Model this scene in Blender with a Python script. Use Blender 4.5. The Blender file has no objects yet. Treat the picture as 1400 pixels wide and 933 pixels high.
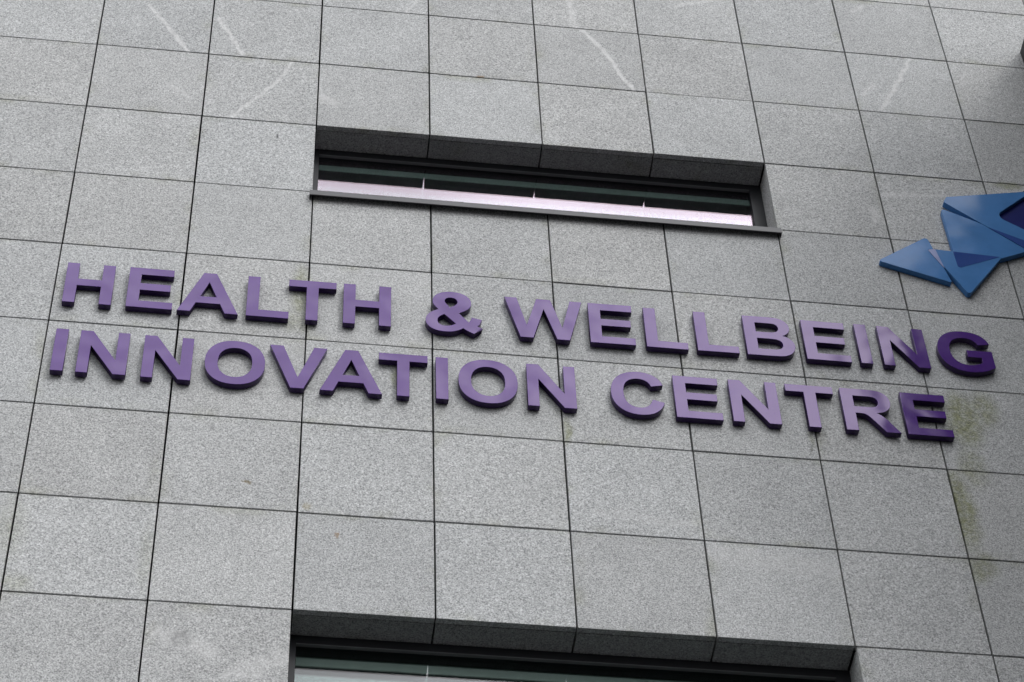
import bpy, bmesh, math, random
from mathutils import Vector, Matrix
random.seed(7)
R = math.radians
scene = bpy.context.scene
COL = scene.collection

# ------------------------------------------------------------------ camera
cam_d = bpy.data.cameras.new('camera')
cam_d.sensor_width = 36.0
cam_d.lens = 90.477
cam_d.clip_start = 0.1
cam_d.clip_end = 2000.0
cam = bpy.data.objects.new('camera', cam_d)
COL.objects.link(cam)
right = Vector((0.99198658, -0.12236947, -0.03143794))
up = Vector((-0.07589567, -0.77608455, 0.62604522))
fwd = Vector((0.10100732, 0.61864245, 0.77915277))
mw = Matrix((right, up, -fwd)).transposed().to_4x4()
mw.translation = Vector((-1.16046875, -7.61801723, 1.6))
cam.matrix_world = mw
scene.camera = cam

# ------------------------------------------------------------------ sky (overcast), sun, exposure
SUN_EL, SUN_AZ = R(38), R(28)          # azimuth measured from the facade's outward normal, positive = right
world = bpy.data.worlds.new('World')
scene.world = world
world.use_nodes = True
wn, wl = world.node_tree.nodes, world.node_tree.links
wn.clear()
sky = wn.new('ShaderNodeTexSky')
sky.sky_type = 'NISHITA'
sky.sun_disc = False
sky.sun_elevation = SUN_EL
sky.sun_rotation = math.pi - SUN_AZ
sky.air_density = 1.0
sky.dust_density = 4.0
sky.ozone_density = 1.0
hs = wn.new('ShaderNodeHueSaturation')
hs.inputs['Saturation'].default_value = 0.10
# overcast cloud deck: luminance rises from the horizon to three times as much at the zenith, with soft cloud structure
def wmath(op, a, b):
    nd = wn.new('ShaderNodeMath'); nd.operation = op
    for k, v in enumerate((a, b)):
        if isinstance(v, bpy.types.NodeSocket): wl.new(v, nd.inputs[k])
        else: nd.inputs[k].default_value = v
    return nd.outputs[0]
wtc = wn.new('ShaderNodeTexCoord')
wsep = wn.new('ShaderNodeSeparateXYZ')
wl.new(wtc.outputs['Generated'], wsep.inputs[0])
grad = wmath('ADD', wmath('MULTIPLY', wmath('MAXIMUM', wsep.outputs[2], 0.0), 0.667), 0.333)
wnoise = wn.new('ShaderNodeTexNoise')
wnoise.inputs['Scale'].default_value = 5.0
wnoise.inputs['Detail'].default_value = 3.0
wl.new(wtc.outputs['Generated'], wnoise.inputs['Vector'])
cloud = wmath('ADD', wmath('MULTIPLY', wmath('SUBTRACT', wnoise.outputs['Fac'], 0.5), 2.4), 1.0)
# the cloud is thinner and brighter around the place of the sun
wdot = wn.new('ShaderNodeVectorMath'); wdot.operation = 'DOT_PRODUCT'
wl.new(wtc.outputs['Generated'], wdot.inputs[0])
wdot.inputs[1].default_value = (math.sin(SUN_AZ) * math.cos(SUN_EL), -math.cos(SUN_AZ) * math.cos(SUN_EL), math.sin(SUN_EL))
glow = wmath('ADD', wmath('MULTIPLY', wmath('POWER', wmath('MAXIMUM', wdot.outputs['Value'], 0.0), 12.0), 2.6), 1.0)
cloud = wmath('MULTIPLY', cloud, glow)
deck = wn.new('ShaderNodeVectorMath'); deck.operation = 'SCALE'
deck.inputs[0].default_value = (19.8, 20.0, 20.5)
wl.new(wmath('MULTIPLY', grad, cloud), deck.inputs[3])
mixw = wn.new('ShaderNodeMix')
mixw.data_type = 'RGBA'
mixw.inputs['Factor'].default_value = 0.80
wl.new(deck.outputs[0], mixw.inputs[7])
bg = wn.new('ShaderNodeBackground')
bg.inputs['Strength'].default_value = 0.10
wo = wn.new('ShaderNodeOutputWorld')
wl.new(sky.outputs[0], hs.inputs['Color'])
wl.new(hs.outputs[0], mixw.inputs[6])
wl.new(mixw.outputs[2], bg.inputs['Color'])
wl.new(bg.outputs[0], wo.inputs['Surface'])

sun_d = bpy.data.lights.new('sun', 'SUN')
sun_d.energy = 0.6
sun_d.angle = R(10)
sun_d.color = (1.0, 0.97, 0.93)
sun = bpy.data.objects.new('sun', sun_d)
COL.objects.link(sun)
sdir = Vector((math.sin(SUN_AZ) * math.cos(SUN_EL), -math.cos(SUN_AZ) * math.cos(SUN_EL), math.sin(SUN_EL)))
sun.rotation_euler = sdir.to_track_quat('Z', 'Y').to_euler()
sun.location = (0, -10, 30)

scene.view_settings.view_transform = 'Standard'
scene.view_settings.look = 'None'
scene.view_settings.exposure = 0.0
scene.view_settings.gamma = 1.0
scene.view_settings.use_curve_mapping = False
scene.render.resolution_x, scene.render.resolution_y = 1024, 682

# ------------------------------------------------------------------ constants of the facade grid
S = 0.6
Z0 = 14.0865                      # height of joint row 0
GX = lambda i: (i - 3.5) * S      # x of vertical joint i
GZ = lambda r: Z0 - r * S         # z of horizontal joint r
GAP = 0.008
TH = 0.030                        # stone thickness

# ------------------------------------------------------------------ material helpers
class NT:
    def __init__(self, name):
        self.m = bpy.data.materials.new(name)
        self.m.use_nodes = True
        self.t = self.m.node_tree
        self.t.nodes.clear()
        self.out = self.n('ShaderNodeOutputMaterial')
    def n(self, typ, **kw):
        nd = self.t.nodes.new(typ)
        for k, v in kw.items():
            setattr(nd, k, v)
        return nd
    def set(self, nd, key, v):
        if hasattr(v, 'is_output') or isinstance(v, bpy.types.NodeSocket):
            self.t.links.new(v, nd.inputs[key])
        else:
            nd.inputs[key].default_value = v
    def math(self, op, a, b=None, c=None, clamp=False):
        nd = self.n('ShaderNodeMath', operation=op, use_clamp=clamp)
        for k, v in enumerate((a, b, c)):
            if v is not None:
                self.set(nd, k, v)
        return nd.outputs[0]
    def vec(self, op, a, b=None, scale=None):
        nd = self.n('ShaderNodeVectorMath', operation=op)
        self.set(nd, 0, a)
        if b is not None:
            self.set(nd, 1, b)
        if scale is not None:
            self.set(nd, 3, scale)
        return nd.outputs['Value'] if op in ('DOT_PRODUCT', 'LENGTH', 'DISTANCE') else nd.outputs[0]
    def mix(self, f, a, b, blend='MIX'):
        nd = self.n('ShaderNodeMix', data_type='RGBA', blend_type=blend)
        self.set(nd, 0, f); self.set(nd, 6, a); self.set(nd, 7, b)
        return nd.outputs[2]
    def noise(self, vec, scale, detail=2, rough=0.5, out='Fac'):
        nd = self.n('ShaderNodeTexNoise')
        self.set(nd, 'Vector', vec); self.set(nd, 'Scale', scale)
        self.set(nd, 'Detail', detail); self.set(nd, 'Roughness', rough)
        return nd.outputs[out]
    def ramp(self, f, stops):
        nd = self.n('ShaderNodeValToRGB')
        cr = nd.color_ramp
        while len(cr.elements) < len(stops):
            cr.elements.new(0.5)
        for e, (p, c) in zip(cr.elements, stops):
            e.position = p
            e.color = (c, c, c, 1) if isinstance(c, (int, float)) else (*c, 1)
        self.set(nd, 0, f)
        return nd.outputs[0]
    def smooth(self, v, lo, hi):
        nd = self.n('ShaderNodeMapRange', interpolation_type='SMOOTHSTEP')
        self.set(nd, 0, v); self.set(nd, 1, lo); self.set(nd, 2, hi)
        nd.inputs[3].default_value = 0.0; nd.inputs[4].default_value = 1.0
        return nd.outputs[0]

def principled(name, color, rough=0.5, spec=0.5, metal=0.0, bump=None):
    t = NT(name)
    p = t.n('ShaderNodeBsdfPrincipled')
    t.set(p, 'Base Color', (*color, 1)); t.set(p, 'Roughness', rough)
    t.set(p, 'Specular IOR Level', spec); t.set(p, 'Metallic', metal)
    tc = t.n('ShaderNodeTexCoord').outputs['Object']
    var = t.noise(tc, 9.0, 4, 0.6)
    t.set(p, 'Base Color', t.mix(1.0, (*color, 1), t.ramp(var, [(0.25, 0.88), (0.75, 1.08)]), 'MULTIPLY'))
    if bump:
        b = t.n('ShaderNodeBump')
        t.set(b, 'Strength', bump[1]); t.set(b, 'Distance', bump[2])
        t.set(b, 'Height', t.noise(tc, bump[0], 2))
        t.set(p, 'Normal', b.outputs[0])
    t.t.links.new(p.outputs[0], t.out.inputs[0])
    return t.m

def granite(name, veins=(), moss=(), spots=(), tone=1.0):
    """flamed grey granite; veins = (ax,az,bx,bz,width,strength) quartz lines, moss = (x,z,rx,rz,strength) algae,
    spots = (x,z,rx,rz,(r,g,b),strength) marks, all in metres on the facade"""
    t = NT(name)
    tc = t.n('ShaderNodeTexCoord').outputs['Object']
    oi = t.n('ShaderNodeObjectInfo')
    rnd = oi.outputs['Random']
    off = t.n('ShaderNodeCombineXYZ')
    t.set(off, 0, t.math('MULTIPLY', rnd, 91.7)); t.set(off, 1, t.math('MULTIPLY', rnd, 53.1)); t.set(off, 2, t.math('MULTIPLY', rnd, 17.3))
    co = t.vec('ADD', tc, off.outputs[0])
    pos = t.n('ShaderNodeNewGeometry').outputs['Position']
    sep = t.n('ShaderNodeSeparateXYZ'); t.set(sep, 0, pos)
    # grain
    g1 = t.noise(co, 145.0, 5, 0.72)
    vo = t.n('ShaderNodeTexVoronoi'); t.set(vo, 'Vector', co); t.set(vo, 'Scale', 165.0)
    sp = t.n('ShaderNodeSeparateColor'); t.set(sp, 0, vo.outputs['Color'])
    cry = sp.outputs[0]
    val = t.math('ADD', t.math('MULTIPLY', t.math('SUBTRACT', g1, 0.5), 1.48), t.math('MULTIPLY', t.math('SUBTRACT', cry, 0.5), 0.26))
    grain = t.ramp(t.math('ADD', val, 0.5), [(0.12, (0.110, 0.112, 0.114)), (0.36, (0.298, 0.302, 0.304)), (0.55, (0.453, 0.458, 0.461)), (0.82, (0.70, 0.705, 0.71))])
    # cloudy variation inside a stone and from stone to stone
    cl = t.noise(co, 2.6, 4, 0.6)
    cl2 = t.noise(co, 11.0, 3, 0.6)
    v = t.math('ADD', t.math('MULTIPLY', t.math('SUBTRACT', cl, 0.5), 0.34), t.math('MULTIPLY', t.math('SUBTRACT', cl2, 0.5), 0.16))
    pr = t.math('MULTIPLY', t.math('SUBTRACT', rnd, 0.5), 0.11)
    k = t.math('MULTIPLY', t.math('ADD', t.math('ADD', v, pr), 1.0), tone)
    kc = t.n('ShaderNodeCombineColor')
    # some stones lean a little warm, some a little cool
    hue = t.math('MULTIPLY', t.math('SUBTRACT', t.math('FRACT', t.math('MULTIPLY', rnd, 7.31)), 0.5), 0.012)
    t.set(kc, 0, t.math('MULTIPLY', k, t.math('ADD', 0.995, hue))); t.set(kc, 1, k); t.set(kc, 2, t.math('MULTIPLY', k, t.math('SUBTRACT', 1.0, hue)))
    col = t.mix(1.0, grain, kc.outputs[0], 'MULTIPLY')
    # grime film and streaks along the edges of a stone
    sx = t.n('ShaderNodeSeparateXYZ'); t.set(sx, 0, tc)
    ex = t.math('ABSOLUTE', sx.outputs[0])
    ez = t.math('ABSOLUTE', sx.outputs[2])
    edge = t.smooth(t.math('MAXIMUM', ex, ez), 0.225, 0.30)
    en = t.smooth(t.noise(co, 4.0, 4, 0.65), 0.50, 0.72)
    col = t.mix(t.math('MULTIPLY', t.math('MULTIPLY', edge, en), 0.55), col, t.mix(1.0, col, (0.70, 0.70, 0.56, 1), 'MULTIPLY'))
    if veins or moss or spots:
        wob = t.noise(pos, 10.0, 5, 0.75, 'Color')
        wv = t.vec('SCALE', t.vec('SUBTRACT', wob, (0.5, 0.5, 0.5)), scale=0.085)
        pw = t.vec('ADD', pos, wv)
        flat = t.vec('MULTIPLY', pw, (1, 0, 1))
        brk = t.smooth(t.noise(pos, 22.0, 3, 0.6), 0.30, 0.55)
    vm = None
    for (ax, az, bx, bz, w, s) in veins:
        a = (ax, 0, az); ba = (bx - ax, 0, bz - az)
        l2 = ba[0] ** 2 + ba[2] ** 2
        pa = t.vec('SUBTRACT', flat, a)
        h = t.math('MULTIPLY', t.vec('DOT_PRODUCT', pa, ba), 1.0 / l2, clamp=True)
        pr_ = t.vec('SCALE', ba, scale=h)
        d = t.vec('LENGTH', t.vec('SUBTRACT', pa, pr_))
        m = t.math('MULTIPLY', t.math('SUBTRACT', 1.0, t.smooth(d, w * 0.25, w)), s)
        m = t.math('MULTIPLY', m, t.math('ADD', t.math('MULTIPLY', brk, 0.6), 0.4))
        vm = m if vm is None else t.math('MAXIMUM', vm, m)
    if vm is not None:
        col = t.mix(vm, col, t.mix(0.35, (0.70, 0.70, 0.70, 1), grain))
    mm = None
    for (x, z, rx, rz, s) in moss:
        q = t.vec('MULTIPLY', t.vec('SUBTRACT', flat, (x, 0, z)), (1 / rx, 0, 1 / rz))
        m = t.math('MULTIPLY', t.math('SUBTRACT', 1.0, t.smooth(t.vec('LENGTH', q), 0.25, 1.0)), s)
        mm = m if mm is None else t.math('MAXIMUM', mm, m)
    if mm is not None:
        patch = t.smooth(t.noise(pos, 26.0, 5, 0.7), 0.32, 0.66)
        mm = t.math('MULTIPLY', mm, t.math('ADD', t.math('MULTIPLY', patch, 0.6), 0.4))
        col = t.mix(mm, col, t.mix(1.0, col, (0.56, 0.58, 0.34, 1), 'MULTIPLY'))
    for (x, z, rx, rz, c, s) in spots:
        q = t.vec('MULTIPLY', t.vec('SUBTRACT', flat, (x, 0, z)), (1 / rx, 0, 1 / rz))
        m = t.math('MULTIPLY', t.math('SUBTRACT', 1.0, t.smooth(t.vec('LENGTH', q), 0.3, 1.0)), s)
        m = t.math('MULTIPLY', m, t.math('ADD', t.math('MULTIPLY', brk, 0.7), 0.3))
        col = t.mix(m, col, (*c, 1))
    p = t.n('ShaderNodeBsdfPrincipled')
    t.set(p, 'Base Color', col); t.set(p, 'Roughness', 0.82); t.set(p, 'Specular IOR Level', 0.3)
    b = t.n('ShaderNodeBump'); t.set(b, 'Strength', 0.55); t.set(b, 'Distance', 0.003)
    t.set(b, 'Height', g1); t.set(p, 'Normal', b.outputs[0])
    t.t.links.new(p.outputs[0], t.out.inputs[0])
    return t.m

def letter_paint(name, color, rough, spec, warp, tint=(1, 1, 1)):
    """satin lacquer on slightly uneven sheet: a long, shallow unevenness bends the reflections"""
    t = NT(name)
    tc = t.n('ShaderNodeTexCoord').outputs['Object']
    rnd = t.n('ShaderNodeObjectInfo').outputs['Random']
    off = t.n('ShaderNodeCombineXYZ')
    t.set(off, 0, t.math('MULTIPLY', rnd, 61.0)); t.set(off, 2, t.math('MULTIPLY', rnd, 23.0))
    co = t.vec('ADD', tc, off.outputs[0])
    p = t.n('ShaderNodeBsdfPrincipled')
    film = t.noise(co, 7.0, 5, 0.65)
    speck = t.smooth(t.noise(co, 150.0, 2, 0.5), 0.70, 0.78)
    col = t.mix(1.0, (*color, 1), t.ramp(film, [(0.25, 0.88), (0.75, 1.10)]), 'MULTIPLY')
    col = t.mix(t.math('MULTIPLY', speck, 0.25), col, (0.16, 0.15, 0.17, 1))
    t.set(p, 'Base Color', col)
    t.set(p, 'Specular IOR Level', spec)
    t.set(p, 'Specular Tint', (*tint, 1))
    t.set(p, 'Roughness', t.math('ADD', rough, t.math('MULTIPLY', t.math('SUBTRACT', film, 0.5), 0.12)))
    b = t.n('ShaderNodeBump'); t.set(b, 'Strength', 1.0); t.set(b, 'Distance', warp)
    t.set(b, 'Height', t.noise(co, 5.0, 1, 0.4))
    t.set(p, 'Normal', b.outputs[0])
    t.t.links.new(p.outputs[0], t.out.inputs[0])
    return t.m

def glass(name, refl, tint, fac, fm):
    t = NT(name)
    ge = t.n('ShaderNodeNewGeometry')
    cs = t.math('ABSOLUTE', t.vec('DOT_PRODUCT', ge.outputs['Normal'], ge.outputs['Incoming']))
    fr = t.math('ADD', t.math('MULTIPLY', t.math('POWER', t.math('SUBTRACT', 1.0, cs), 5.0), 0.96), 0.04)   # same from both sides
    gl = t.n('ShaderNodeBsdfGlossy'); t.set(gl, 'Color', (*refl, 1)); t.set(gl, 'Roughness', 0.0)
    tr = t.n('ShaderNodeBsdfTransparent'); t.set(tr, 'Color', (*tint, 1))
    mx = t.n('ShaderNodeMixShader')
    t.set(mx, 0, t.math('ADD', t.math('MULTIPLY', fr, fm), fac, clamp=True))
    t.t.links.new(tr.outputs[0], mx.inputs[1]); t.t.links.new(gl.outputs[0], mx.inputs[2])
    t.t.links.new(mx.outputs[0], t.out.inputs[0])
    return t.m

# ------------------------------------------------------------------ mesh helpers
def link(o, parent=None):
    COL.objects.link(o)
    if parent is not None:
        o.parent = parent
    return o

def tag(o, label=None, cat=None, group=None, kind=None):
    if label: o['label'] = label
    if cat: o['category'] = cat
    if group: o['group'] = group
    if kind: o['kind'] = kind
    return o

def empty(name, loc=(0, 0, 0)):
    o = bpy.data.objects.new(name, None)
    o.empty_display_size = 0.1
    o.location = loc
    return link(o)

def add_box(bm, x0, x1, y0, y1, z0, z1):
    vs = [bm.verts.new(c) for c in ((x0, y0, z0), (x1, y0, z0), (x1, y1, z0), (x0, y1, z0), (x0, y0, z1), (x1, y0, z1), (x1, y1, z1), (x0, y1, z1))]
    for f in ((0, 3, 2, 1), (4, 5, 6, 7), (0, 1, 5, 4), (1, 2, 6, 5), (2, 3, 7, 6), (3, 0, 4, 7)):
        bm.faces.new([vs[k] for k in f])

def box_mesh(name, boxes, mat, bevel=0.0):
    bm = bmesh.new()
    for b in boxes:
        add_box(bm, *b)
    if bevel:
        bmesh.ops.bevel(bm, geom=bm.edges[:], offset=bevel, segments=1, affect='EDGES')
    me = bpy.data.meshes.new(name)
    bm.to_mesh(me); bm.free()
    me.materials.append(mat)
    return me

def box_obj(name, boxes, mat, parent=None, bevel=0.0):
    return link(bpy.data.objects.new(name, box_mesh(name, boxes, mat, bevel)), parent)

def outline_mesh(name, contours, depth, mat, bevel=0.0, y_front=0.0):
    """solid plate from closed contours in (x, z); front face at y_front facing -y, depth goes +y"""
    cu = bpy.data.curves.new(name, 'CURVE')
    cu.dimensions = '2D'; cu.fill_mode = 'BOTH'
    cu.extrude = depth / 2 - bevel
    cu.bevel_depth = bevel; cu.bevel_resolution = 1; cu.offset = -bevel
    for c in contours:
        sp = cu.splines.new('POLY')
        sp.points.add(len(c) - 1)
        for pt, (x, z) in zip(sp.points, c):
            pt.co = (x, z, 0, 1)
        sp.use_cyclic_u = True
    o = bpy.data.objects.new(name + '_curve', cu)
    me = bpy.data.meshes.new_from_object(o)
    bpy.data.objects.remove(o); bpy.data.curves.remove(cu)
    me.name = name
    # curve plane (x, y) -> facade plane (x, z), front (+z of the curve) -> -y
    me.transform(Matrix(((1, 0, 0, 0), (0, 0, -1, y_front + depth / 2), (0, 1, 0, 0), (0, 0, 0, 1))))
    me.materials.clear(); me.materials.append(mat)
    return me

def fillet(pts, r, seg=6):
    """round the corners of a polygon"""
    out = []
    n = len(pts)
    for k in range(n):
        p, a, b = Vector(pts[k]), Vector(pts[k - 1]), Vector(pts[(k + 1) % n])
        u, v = (a - p).normalized(), (b - p).normalized()
        ang = u.angle(v)
        rr = r[k] if isinstance(r, (list, tuple)) else r
        d = min(rr / math.tan(ang / 2), 0.45 * (a - p).length, 0.45 * (b - p).length)
        rr = d * math.tan(ang / 2)
        c = p + (u + v).normalized() * (rr / math.sin(ang / 2))
        s, e = p + u * d - c, p + v * d - c
        tot = s.angle_signed(e) if s.length > 1e-9 else 0
        for q in range(seg + 1):
            ang_q = -tot * q / seg
            cs, sn = math.cos(ang_q), math.sin(ang_q)
            out.append((c.x + s.x * cs - s.y * sn, c.y + s.x * sn + s.y * cs))
    return out

# ------------------------------------------------------------------ materials
M_GRAN = granite('granite')
M_SOFFIT_SHADE = granite('granite_soffit_shade', tone=0.70)  # same granite darkened: shade under the window head put into the colour
M_DARKSEAL = principled('joint_backing', (0.018, 0.018, 0.019), 0.9, 0.1)
M_FRAME = principled('window_frame_aluminium', (0.018, 0.019, 0.023), 0.5, 0.35)
M_SILL = principled('sill_aluminium', (0.085, 0.085, 0.093), 0.5, 0.4)
M_CASS = principled('blind_cassette', (0.19, 0.20, 0.195), 0.5, 0.5)
M_BEAD = principled('bead_aluminium', (0.12, 0.125, 0.13), 0.5, 0.5)
M_ROOM = principled('room_plaster', (0.35, 0.35, 0.34), 0.9, 0.2)
M_GLASS_OUT = glass('glass_outer', (1.0, 0.80, 0.93), (0.87, 0.965, 0.94), 0.105, 0.8)
M_GLASS_IN = glass('glass_inner', (0.97, 0.98, 1.0), (0.87, 0.965, 0.94), 0.0, 0.8)
M_GLASS_GREY = glass('glass_outer_grey', (1.0, 0.96, 1.0), (0.90, 0.965, 0.945), 0.008, 0.8)
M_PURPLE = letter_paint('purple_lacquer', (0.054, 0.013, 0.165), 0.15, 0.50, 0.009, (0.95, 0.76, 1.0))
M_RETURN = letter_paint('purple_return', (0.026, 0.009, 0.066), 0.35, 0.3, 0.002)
M_STEEL = principled('stud_steel', (0.35, 0.35, 0.35), 0.4, 0.5, 1.0)
M_BLUE = letter_paint('blue_lacquer', (0.062, 0.184, 0.425), 0.15, 0.13, 0.004)
M_BLUE_D = letter_paint('dark_blue_lacquer', (0.022, 0.062, 0.250), 0.12, 0.32, 0.004)
M_LAV = letter_paint('lavender_lacquer', (0.30, 0.34, 0.56), 0.12, 0.32, 0.004)
M_NAVY = letter_paint('navy_lacquer', (0.012, 0.018, 0.130), 0.12, 0.32, 0.004)
M_WING = principled('dark_cladding', (0.030, 0.031, 0.033), 0.6, 0.3)
M_ASPH = principled('asphalt', (0.034, 0.034, 0.035), 0.9, 0.3, 0.0, (220.0, 0.5, 0.004))

# ------------------------------------------------------------------ ground
g = box_obj('ground', [(-400, 400, -400, 400, -0.3, 0.0)], M_ASPH)
tag(g, 'dark asphalt ground in front of the granite building', 'ground', kind='structure')

# ------------------------------------------------------------------ building
bld = empty('office_building', (0, 0, 0))
tag(bld, 'pale grey granite clad building with strip windows behind the purple sign', 'building')

WINS = [(2, 6, 2, 3), (2, 6, 8, 10)]            # joint columns and rows of the two openings
I0, I1, R0, R1 = -4, 10, -4, 12
ROOF = GZ(-6)

def in_win(i, r):
    return any(a <= i < b and c <= r < d for a, b, c, d in WINS)

# marks of single stones, in facade metres: px -> metres was read off the photograph's joints
SPECIAL = {}
def special(i, r, **kw):
    d = SPECIAL.setdefault((i, r), dict(veins=[], moss=[], spots=[], tone=1.0))
    for k, v in kw.items():
        if k == 'tone': d[k] = v
        else: d[k] += v
#MARKS-BEGIN
special(-1, 7, moss=[(-2.106, 9.674, 0.1, 0.3, 0.25), (-2.067, 9.345, 0.12, 0.08, 0.35)])
special(0, 0, veins=[(-1.851, 13.925, -1.744, 13.737, 0.0209, 0.83), (-1.744, 13.737, -1.612, 13.49, 0.0209, 0.83)])
special(0, 1, veins=[(-1.686, 13.154, -1.563, 13.033, 0.019, 0.45)])
special(0, 7, moss=[(-2.106, 9.674, 0.1, 0.3, 0.25), (-2.067, 9.345, 0.12, 0.08, 0.35), (-1.526, 9.551, 0.05, 0.3, 0.22)])
special(1, 0, veins=[(-1.467, 13.852, -1.381, 13.669, 0.019, 0.9), (-1.381, 13.669, -1.321, 13.515, 0.019, 0.9)], spots=[(-1.181, 13.954, 0.03, 0.02, (0.15, 0.15, 0.15), 0.5)])
special(1, 1, veins=[(-1.042, 13.472, -1.096, 13.333, 0.0152, 0.83), (-1.096, 13.333, -1.219, 13.1, 0.0152, 0.83), (-1.219, 13.1, -1.348, 12.906, 0.0152, 0.83)])
special(1, 2, spots=[(-1.104, 12.752, 0.012, 0.03, (0.05, 0.05, 0.05), 0.8)])
special(1, 4, moss=[(-0.932, 11.446, 0.07, 0.3, 0.69), (-0.949, 11.216, 0.12, 0.12, 0.44)])
special(1, 6, spots=[(-1.115, 10.051, 0.022, 0.016, (0.16, 0.12, 0.05), 0.7), (-1.135, 10.054, 0.02, 0.012, (0.16, 0.13, 0.06), 0.5)])
special(1, 7, moss=[(-1.526, 9.551, 0.05, 0.3, 0.22)])
special(1, 8, veins=[(-1.425, 9.093, -1.232, 9.019, 0.0665, 0.45), (-1.109, 8.927, -0.919, 9.005, 0.057, 0.38), (-1.151, 8.883, -1.034, 8.913, 0.038, 0.52)], spots=[(-1.355, 9.075, 0.07, 0.07, (0.13, 0.13, 0.13), 0.45)])
special(2, -1, veins=[(-0.336, 14.286, -0.428, 14.096, 0.0152, 0.6)])
special(2, 1, veins=[(-0.879, 13.166, -0.807, 13.107, 0.0475, 0.52), (-0.891, 13.336, -0.877, 13.11, 0.019, 0.45)])
special(2, 4, moss=[(-0.932, 11.446, 0.07, 0.3, 0.69), (-0.949, 11.216, 0.12, 0.12, 0.44)])
special(2, 5, moss=[(-0.474, 10.863, 0.03, 0.12, 0.75)])
special(2, 6, spots=[(-0.852, 9.931, 0.03, 0.03, (0.3, 0.25, 0.12), 0.4)])
special(2, 7, spots=[(-0.72, 9.762, 0.009, 0.03, (0.26, 0.15, 0.05), 0.8)])
special(3, 0, spots=[(-0.017, 13.496, 0.03, 0.018, (0.22, 0.14, 0.06), 0.75)])
special(3, 1, spots=[(-0.017, 13.496, 0.03, 0.018, (0.22, 0.14, 0.06), 0.75)])
special(3, 4, moss=[(0.254, 11.48, 0.08, 0.1, 0.44)])
special(3, 5, moss=[(0.318, 10.559, 0.03, 0.14, 0.75)])
special(3, 6, moss=[(0.318, 10.559, 0.03, 0.14, 0.75)])
special(3, 7, veins=[(0.022, 9.249, 0.244, 9.365, 0.0475, 0.0)])
special(4, -1, veins=[(0.512, 14.391, 0.542, 14.063, 0.0285, 0.68)])
special(4, 0, veins=[(0.58, 14.069, 0.705, 13.843, 0.019, 0.9), (0.705, 13.843, 0.756, 13.67, 0.019, 0.9), (0.756, 13.67, 0.835, 13.498, 0.019, 0.9)])
special(4, 4, moss=[(0.254, 11.48, 0.08, 0.1, 0.44)])
special(4, 5, moss=[(0.318, 10.559, 0.03, 0.14, 0.75)])
special(4, 6, veins=[(0.44, 10.025, 0.847, 9.971, 0.0475, 0.22)], moss=[(0.318, 10.559, 0.03, 0.14, 0.75)])
special(5, -1, veins=[(1.15, 14.435, 1.388, 14.541, 0.019, 0.52)])
special(5, 5, moss=[(1.477, 10.635, 0.02, 0.1, 0.44)], spots=[(1.461, 10.556, 0.01, 0.05, (0.08, 0.08, 0.06), 0.5), (1.471, 10.469, 0.008, 0.04, (0.08, 0.08, 0.06), 0.4)])
special(5, 6, spots=[(1.471, 10.469, 0.008, 0.04, (0.08, 0.08, 0.06), 0.4)])
special(5, 7, veins=[(0.867, 9.822, 1.464, 9.741, 0.095, 0.27)])
special(6, 2, veins=[(2.051, 12.551, 2.05, 12.44, 0.0285, 0.45)])
special(7, -1, veins=[(2.284, 14.627, 2.207, 14.549, 0.0285, 0.45)])
special(7, 0, veins=[(2.487, 14.084, 2.334, 13.724, 0.0209, 0.75), (2.334, 13.724, 2.235, 13.508, 0.0209, 0.75), (2.227, 13.775, 2.146, 13.65, 0.019, 0.38)])
special(7, 2, veins=[(2.118, 12.687, 2.455, 12.72, 0.0285, 0.45)])
special(7, 5, moss=[(2.229, 10.932, 0.07, 0.2, 1), (2.244, 10.852, 0.13, 0.28, 1), (2.358, 10.946, 0.1, 0.2, 0.75), (2.227, 10.51, 0.1, 0.2, 0.62)])
special(7, 6, moss=[(2.124, 10.197, 0.1, 0.36, 1), (2.121, 9.813, 0.1, 0.12, 0.75), (2.119, 10.246, 0.09, 0.34, 1), (2.227, 10.51, 0.1, 0.2, 0.62), (2.16, 9.84, 0.1, 0.12, 0.69), (2.039, 10.018, 0.12, 0.1, 0.38)])
special(7, 7, moss=[(2.121, 9.813, 0.1, 0.12, 0.75), (2.16, 9.84, 0.1, 0.12, 0.69)])
special(8, 1, moss=[(2.836, 12.869, 0.12, 0.05, 0.88)])
special(8, 2, moss=[(2.836, 12.869, 0.12, 0.05, 0.88)])
#MARKS-END

half = S / 2 - GAP / 2
panel_me = box_mesh('stone_panel', [(-half, half, 0, TH, -half, half)], M_GRAN, 0.0015)
for r in range(R0, R1):
    for i in range(I0, I1):
        if in_win(i, r):
            continue
        me = panel_me
        o = bpy.data.objects.new('stone_panel', me)
        o.location = (GX(i) + S / 2 + random.uniform(-.0008, .0008), random.uniform(-.0012, .0012), GZ(r) - S / 2 + random.uniform(-.0010, .0010))
        o.rotation_euler = (random.uniform(-.0012, .0012), random.uniform(-.0008, .0008), random.uniform(-.0015, .0015))
        link(o, bld)
        if (i, r) in SPECIAL:
            sp = SPECIAL[(i, r)]
            me2 = panel_me.copy()
            me2.materials.clear()
            me2.materials.append(granite('granite_marked', sp['veins'], sp['moss'], sp['spots'], sp['tone']))
            o.data = me2

# remaining cladding outside the view, in one piece
boxes = []
for r in range(-6, 23):
    for i in range(-18, 20):
        if (I0 <= i < I1 and R0 <= r < R1):
            continue
        zc = GZ(r) - S / 2
        lo = max(zc - half, 0.02)
        boxes.append((GX(i) + GAP / 2, GX(i + 1) - GAP / 2, 0, TH, lo, zc + half))
o = box_obj('stone_panel_field', boxes, M_GRAN, bld)
o['kind'] = 'stuff'

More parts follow.
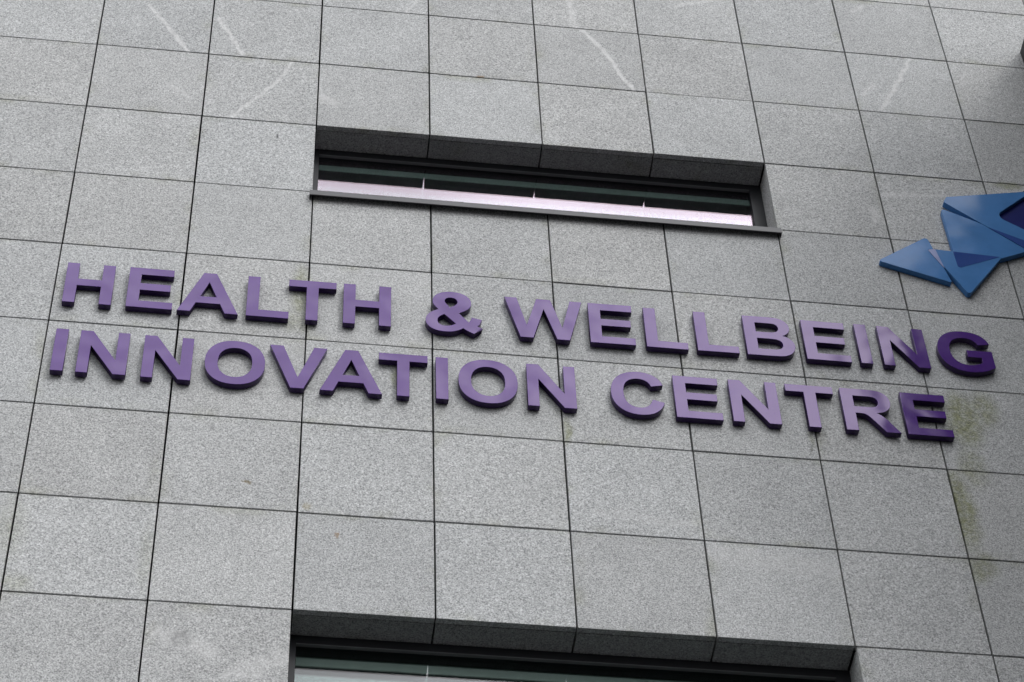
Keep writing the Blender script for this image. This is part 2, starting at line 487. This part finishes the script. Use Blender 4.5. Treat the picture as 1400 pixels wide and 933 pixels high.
# dark backing wall with the two openings left free
YB0, YB1 = 0.062, 0.30
wx0, wx1 = GX(2) - 0.035, GX(6) + 0.035
zs = [(GZ(2) + 0.035, ROOF), (GZ(8) + 0.035, GZ(3) - 0.035), (0.0, GZ(10) - 0.035)]
boxes = [(GX(-18), wx0, YB0, YB1, 0, ROOF), (wx1, GX(20), YB0, YB1, 0, ROOF)]
boxes += [(wx0, wx1, YB0, YB1, a, b) for a, b in zs]
box_obj('backing_wall', boxes, M_DARKSEAL, bld)
box_obj('roof_slab', [(GX(-18), GX(20), 0.05, 9.0, ROOF + 0.002, ROOF + 0.25)], M_SILL, bld)

# dark volume that comes forward beside the sign: a low link against the granite, a taller block further out;
# only the upper edge of the link reaches into the view, the block shows in the gloss of the last letters
XW, ZW, ZT, YS, WY = 3.167, 14.257, 15.08, -1.9, -3.40
bay = box_obj('projecting_bay', [(XW + 0.02, XW + 6.0, YS + 0.01, -0.004, 0.0, ZW - 0.012), (XW + 0.02, XW + 6.0, WY + 0.02, YS, 0.0, ZT - 0.012)], M_DARKSEAL, bld)
bay['label'] = 'dark charcoal volume projecting from the granite beside the emblem'
for (ya, yb, zt) in ((-0.003, YS, ZW), (YS - 0.002, (YS + WY) / 2, ZT), ((YS + WY) / 2 - 0.008, WY, ZT)):
    boxes = [(XW, XW + 0.018, yb, ya, max(zt - r * 1.2 - 1.192, 0.02), zt - r * 1.2) for r in range(12)]
    box_obj('bay_cladding', boxes, M_WING, bay)
box_obj('bay_coping', [(XW + 0.004, XW + 6.0, YS + 0.004, -0.004, ZW - 0.010, ZW + 0.012), (XW + 0.004, XW + 6.0, WY, YS, ZT - 0.010, ZT + 0.012)], M_WING, bay)

# windows with their recesses
for (a, b, c, d) in WINS:
    x0, x1, zt, zb = GX(a), GX(b), GZ(c), GZ(d)
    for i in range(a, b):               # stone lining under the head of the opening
        box_obj('soffit_panel', [(GX(i) + GAP / 2, GX(i + 1) - GAP / 2, TH + 0.003, 0.153, zt + GAP / 2, zt + GAP / 2 + TH)], M_SOFFIT_SHADE, bld, 0.001)
    zz = zb
    for rr in range(c, d):
        for xs in ((x1 + GAP / 2, x1 + GAP / 2 + TH), (x0 - GAP / 2 - TH, x0 - GAP / 2)):
            box_obj('reveal_panel', [(xs[0], xs[1], TH + 0.003, 0.153, GZ(rr + 1) + 0.003, GZ(rr) - 0.001)], M_GRAN, bld, 0.001)
    FW, FL = 0.06, 0.028
    yf0, yf1 = 0.155, 0.235
    gx0, gx1 = x0 + FL, x1 - FW
    ztop = zt - 0.040
    zbot = zb + 0.06
    w = box_obj('window', [
        (x0 - 0.03, x1 + 0.03, yf0, yf1, ztop, zt + 0.034),
        (x0 - 0.03, gx0, yf0, yf1, zbot, ztop), (gx1, x1 + 0.03, yf0, yf1, zbot, ztop),
        (x0 - 0.03, x1 + 0.03, yf0, yf1, zb - 0.03, zbot)], M_FRAME, bld)
    w['label'] = 'dark aluminium strip window in a stone recess'
    box_obj('glazing_bead', [(gx0, gx1, 0.1535, 0.170, ztop - 0.0045, ztop - 0.0003)], M_BEAD, w)
    box_obj('glass_pane', [(gx0, gx1, 0.176, 0.180, zbot, ztop)], M_GLASS_OUT if c == 2 else M_GLASS_GREY, w)
    box_obj('glass_pane', [(gx0, gx1, 0.1945, 0.1985, zbot, ztop)], M_GLASS_IN if c == 2 else M_GLASS_GREY, w)
    box_obj('blind_cassette', [(gx0, gx1, 0.1830, 0.1920, zt - 0.143, zt - 0.093)], M_CASS, w, 0.003)
    # folded metal sill: sloping top sheet and front lip
    bm = bmesh.new()
    sx0, sx1 = x0 - 0.016, x1 + 0.010
    prof = [(-0.034, zb - 0.070), (-0.034, zb - 0.032), (0.150, zb - 0.004), (0.150, zb - 0.012), (-0.028, zb - 0.040), (-0.028, zb - 0.070)]
    lv = [bm.verts.new((sx0, y, z)) for y, z in prof]
    rv = [bm.verts.new((sx1, y, z)) for y, z in prof]
    n = len(prof)
    for k in range(n):
        bm.faces.new((lv[k], lv[(k + 1) % n], rv[(k + 1) % n], rv[k]))
    bm.faces.new(lv[::-1]); bm.faces.new(rv)
    add_box(bm, sx0 - 0.002, sx0, -0.034, 0.02, zb - 0.070, zb - 0.026)
    add_box(bm, sx1, sx1 + 0.002, -0.034, 0.02, zb - 0.070, zb - 0.026)
    bmesh.ops.recalc_face_normals(bm, faces=bm.faces[:])
    me = bpy.data.meshes.new('sill'); bm.to_mesh(me); bm.free(); me.materials.append(M_SILL)
    link(bpy.data.objects.new('sill', me), w)
    # the room behind: floor, ceiling and walls
    y0, y1 = 0.305, 4.5
    box_obj('room_lining', [(x0 - 0.3, x1 + 0.3, y1, y1 + 0.1, zb - 1.2, zt + 0.1), (x0 - 0.4, x0 - 0.3, y0, y1, zb - 1.2, zt + 0.1), (x1 + 0.3, x1 + 0.4, y0, y1, zb - 1.2, zt + 0.1),
            (x0 - 0.4, x1 + 0.4, y0, y1 + 0.1, zt + 0.1, zt + 0.2), (x0 - 0.4, x1 + 0.4, y0, y1 + 0.1, zb - 1.3, zb - 1.2)], M_ROOM, w)

# ------------------------------------------------------------------ sign letters (grotesque capitals, 1466 units tall)
GL = {
 'H': "M150 0V1466H446V889H1026V1466H1322V0H1026V641H446V0Z",
 'E': "M149 0V1466H1236V1218H445V893H1181V646H445V247H1264V0Z",
 'A': "M1471 0H1149L1021 333H435L314 0H0L571 1466H884ZM926 580L724 1124L526 580Z",
 'L': "M157 0V1466H453V247H1189V0Z",
 'T': "M479 0V1218H44V1466H1209V1218H775V0Z",
 'W': "M359 0L9 1466H312L533 459L801 1466H1153L1410 442L1635 1466H1933L1577 0H1263L971 1096L680 0Z",
 'I': "M140 0V1466H436V0Z",
 'N': "M152 0V1466H440L1040 487V1466H1315V0H1018L427 956V0Z",
 'V': "M523 0L-1 1466H320L691 381L1050 1466H1364L839 0Z",
 'B': "M150 1466H736Q910 1466 995 1451Q1081 1437 1148 1391Q1216 1345 1261 1268Q1306 1192 1306 1097Q1306 994 1250 908Q1195 822 1100 779Q1234 740 1306 646Q1378 552 1378 425Q1378 325 1331 230Q1285 136 1204 79Q1124 23 1006 10Q932 2 649 0H150ZM446 1222V883H640Q813 883 855 888Q931 897 974 940Q1018 984 1018 1055Q1018 1123 980 1165Q943 1208 869 1217Q825 1222 616 1222ZM446 639V247H720Q880 247 923 256Q989 268 1030 314Q1072 361 1072 439Q1072 505 1040 551Q1008 597 947 618Q887 639 685 639Z",
 'R': "M150 0V1466H773Q1008 1466 1114 1426Q1221 1387 1285 1286Q1349 1185 1349 1055Q1349 890 1252 782Q1155 675 962 647Q1058 591 1120 524Q1183 457 1289 286L1468 0H1114L900 319Q786 490 744 534Q702 579 655 595Q608 612 506 612H446V0ZM446 846H665Q878 846 931 864Q984 882 1014 926Q1044 970 1044 1036Q1044 1110 1004 1155Q965 1201 893 1213Q857 1218 677 1218H446Z",
 'C': "M1087 539L1374 448Q1308 208 1154 91Q1001 -25 765 -25Q473 -25 285 174Q97 374 97 720Q97 1086 286 1288Q475 1491 783 1491Q1052 1491 1220 1332Q1320 1238 1370 1062L1077 992Q1051 1106 968 1172Q886 1238 768 1238Q605 1238 503 1121Q402 1004 402 742Q402 464 502 346Q602 228 762 228Q880 228 965 303Q1050 378 1087 539Z",
 'G': "M832 539V786H1470V202Q1377 112 1200 43Q1024 -25 843 -25Q613 -25 442 71Q271 168 185 347Q99 527 99 738Q99 967 195 1145Q291 1323 476 1418Q617 1491 827 1491Q1100 1491 1253 1376Q1407 1262 1451 1060L1157 1005Q1126 1113 1040 1175Q955 1238 827 1238Q633 1238 518 1115Q404 992 404 750Q404 489 520 358Q636 228 824 228Q917 228 1010 264Q1104 301 1171 353V539Z",
 'O': "M89 724Q89 948 156 1100Q206 1212 292 1301Q379 1390 482 1433Q619 1491 798 1491Q1122 1491 1316 1290Q1511 1089 1511 731Q1511 376 1318 175Q1125 -25 802 -25Q475 -25 282 174Q89 374 89 724ZM394 734Q394 485 509 356Q624 228 801 228Q978 228 1091 355Q1205 483 1205 738Q1205 990 1094 1114Q984 1238 801 1238Q618 1238 506 1112Q394 987 394 734Z",
 '&': "M1460 196L1276 -38Q1138 28 1010 142Q918 58 812 17Q706 -25 560 -25Q312 -25 186 114Q90 220 90 368Q90 502 169 608Q248 714 408 793Q338 876 302 952Q267 1028 267 1098Q267 1256 392 1373Q518 1491 750 1491Q974 1491 1100 1376Q1226 1262 1226 1096Q1226 990 1163 896Q1100 803 910 694L1150 378Q1192 452 1224 572L1478 512Q1440 384 1412 315Q1384 246 1350 190Q1390 240 1460 196ZM688 880L778 948Q882 1028 882 1106Q882 1172 838 1216Q794 1260 722 1260Q652 1260 610 1220Q568 1180 568 1126Q568 1062 646 968ZM556 616Q470 572 426 508Q382 444 382 376Q382 294 436 242Q490 190 582 190Q644 190 704 214Q764 238 834 296Z",
}
GL['&'] = GL['&'].replace("Q1384 246 1350 190Q1390 240 1460 196Z", "Q1400 290 1352 262L1476 170Z")

def contours(ch, steps=7):
    s = GL[ch]
    toks, num = [], ''
    for cc in s + ' ':
        if cc in '-0123456789.':
            num += cc
        else:
            if num: toks.append(float(num)); num = ''
            if cc.isalpha(): toks.append(cc)
    out, cur, k, cmd = [], [], 0, None
    x = y = 0
    while k < len(toks):
        if isinstance(toks[k], str):
            cmd = toks[k]; k += 1
            if cmd == 'Z':
                out.append(cur); cur = []; continue
        if cmd in 'ML': x, y = toks[k], toks[k + 1]; k += 2; cur.append((x, y))
        elif cmd == 'H': x = toks[k]; k += 1; cur.append((x, y))
        elif cmd == 'V': y = toks[k]; k += 1; cur.append((x, y))
        elif cmd == 'Q':
            cx, cy, ex, ey = toks[k:k + 4]; k += 4
            for q in range(1, steps + 1):
                t = q / steps
                cur.append(((1 - t) ** 2 * x + 2 * t * (1 - t) * cx + t * t * ex, (1 - t) ** 2 * y + 2 * t * (1 - t) * cy + t * t * ey))
            x, y = ex, ey
    res = []
    for c in out:
        d = []
        for pnt in c:
            if not d or (abs(pnt[0] - d[-1][0]) + abs(pnt[1] - d[-1][1])) > 1:
                d.append(pnt)
        if abs(d[0][0] - d[-1][0]) + abs(d[0][1] - d[-1][1]) < 1: d.pop()
        res.append(d)
    return res

def inside(cs, x, z):
    r = False
    for c in cs:
        for k in range(len(c)):
            (x0, z0), (x1, z1) = c[k - 1], c[k]
            if (z0 > z) != (z1 > z) and x < (x1 - x0) * (z - z0) / (z1 - z0) + x0:
                r = not r
    return r

ZS = 0.304 / 1466
stud_bm = bmesh.new()
bmesh.ops.create_cone(stud_bm, cap_ends=True, segments=10, radius1=0.005, radius2=0.005, depth=0.030, matrix=Matrix.Rotation(R(90), 4, 'X'))
stud_me = bpy.data.meshes.new('mounting_stud'); stud_bm.to_mesh(stud_me); stud_bm.free(); stud_me.materials.append(M_STEEL)
FRONT = -0.037
cache = {}
def glyph(ch, sx):
    key = (ch, round(sx * 1e7))
    if key in cache: return cache[key]
    cs = [[(x * sx, z * ZS) for x, z in c] for c in contours(ch)]
    face = outline_mesh('face_panel', cs, 0.004, M_PURPLE, 0.0010, 0.0)
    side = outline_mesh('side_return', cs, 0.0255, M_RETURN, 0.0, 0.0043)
    rng = random.Random(ord(ch))
    xs = [p[0] for c in cs for p in c]
    best = []
    for _ in range(4000):
        x, z = rng.uniform(min(xs), max(xs)), rng.uniform(0, 0.304)
        if all(inside(cs, x + dx, z + dz) for dx, dz in ((.012, 0), (-.012, 0), (0, .012), (0, -.012))):
            best.append((x, z))
    a = min(best, key=lambda p: p[0] * 0.3 - p[1]); b2 = max(best, key=lambda p: math.dist(p, a))
    c2 = max(best, key=lambda p: min(math.dist(p, a), math.dist(p, b2)))
    cache[key] = (face, side, (a, b2, c2))
    return cache[key]

ORD = ['first', 'second', 'third']
NUM = {1: 'only', 2: None}
def word(text, origins, zb, line):
    k = 0
    for ch in text:
        x = origins[k]
        sx = (0.2885 + 0.0016 * x) / 1466
        face, side, studs = glyph(ch, sx)
        o = empty('sign_letter', (x, FRONT, zb))
        f = link(bpy.data.objects.new('face_panel', face), o)
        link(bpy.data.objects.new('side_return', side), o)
        for (px, pz) in studs:
            st = link(bpy.data.objects.new('mounting_stud', stud_me), o)
            st.location = (px, 0.0298 + 0.0145, pz)
        o.rotation_euler = (random.uniform(-.006, .006), random.uniform(-.0025, .0025), random.uniform(-.007, .007))
        nm = 'ampersand sign' if ch == '&' else 'capital letter ' + ch
        if ch == '&':
            lab = 'purple raised ampersand between the words HEALTH and WELLBEING'
        else:
            tot = text.count(ch)
            if tot == 1:
                lab = 'purple raised capital letter %s in the word %s' % (ch, text)
            else:
                lab = '%s purple raised capital letter %s in the word %s' % (ORD[text[:k].count(ch)], ch, text)
        tag(o, lab, 'sign letter', 'purple sign letters on the granite')
        k += 1

word('HEALTH', [-2.080, -1.784, -1.514, -1.221, -1.002, -0.760], 11.190, 0)
word('&', [-0.353], 11.189, 0)
word('WELLBEING', [0.049, 0.430, 0.701, 0.950, 1.195, 1.488, 1.757, 1.870, 2.168], 11.187, 0)
word('INNOVATION', [-2.080, -1.968, -1.674, -1.378, -1.065, -0.827, -0.565, -0.317, -0.202, 0.109], 10.682, 1)
word('CENTRE', [0.515, 0.807, 1.075, 1.370, 1.614, 1.909], 10.678, 1)

# ------------------------------------------------------------------ emblem of blue triangles
em = empty('emblem', (2.45, 0.0, 12.2))
tag(em, 'emblem of overlapping blue triangular plates fixed to the granite above the sign', 'emblem')
def plate(name, pts, r, yf, th, mat, parent, bevel=0.0012, label=None):
    cx, cz = 2.45, 12.2
    loc = [(x - cx, z - cz) for x, z in pts]
    me = outline_mesh(name, [fillet(loc, r)], th, mat, bevel, yf)
    o = link(bpy.data.objects.new(name, me), parent)
    if label: o['label'] = label
    return o
pa = plate('triangle_plate', [(1.990, 12.040), (2.283, 12.283), (2.357, 11.900)], [0.012, 0.016, 0.006], -0.0345, 0.030, M_BLUE, em)
pb = plate('triangle_plate', [(2.272, 12.179), (2.662, 12.153), (2.430, 11.808)], [0.004, 0.006, 0.014], -0.0365, 0.032, M_BLUE, em)
pc = plate('triangle_plate', [(2.403, 12.553), (2.410, 12.012), (2.900, 12.272)], [0.014, 0.012, 0.01], -0.0355, 0.031, M_BLUE, em)
pd = plate('triangle_plate', [(2.426, 12.610), (2.450, 12.658), (2.945, 12.780), (2.692, 12.522), (3.060, 12.245), (2.930, 12.125)], [0.012, 0.012, 0.004, 0.05, 0.01, 0.01], -0.0375, 0.033, M_BLUE, em)
pe = plate('triangle_plate', [(2.640, 12.520), (3.010, 12.920), (3.120, 12.200)], 0.015, -0.014, 0.012, M_NAVY, em, 0.001, 'navy recessed triangular plate')
plate('overlap_inlay', [(2.270, 12.168), (2.311, 12.176), (2.336, 12.012)], [0.008, 0.002, 0.001], -0.0372, 0.002, M_LAV, pb, 0.0004, 'pale lavender overlap wedge')
plate('overlap_inlay', [(2.404, 12.168), (2.650, 12.1535), (2.409, 12.026)], [0.003, 0.001, 0.014], -0.0376, 0.002, M_BLUE_D, pb, 0.0004, 'dark blue overlap wedge')
plate('overlap_inlay', [(2.632, 12.411), (2.90, 12.272), (2.815, 12.232)], [0.001, 0.004, 0.004], -0.0384, 0.002, M_BLUE_D, pd, 0.0004, 'dark blue overlap wedge')
bo = box_obj('mounting_plate', [(-0.16, 0.05, -0.0060, 0.0015, -0.26, -0.10), (0.02, 0.20, -0.0060, 0.0015, 0.02, 0.30)], M_STEEL, em)
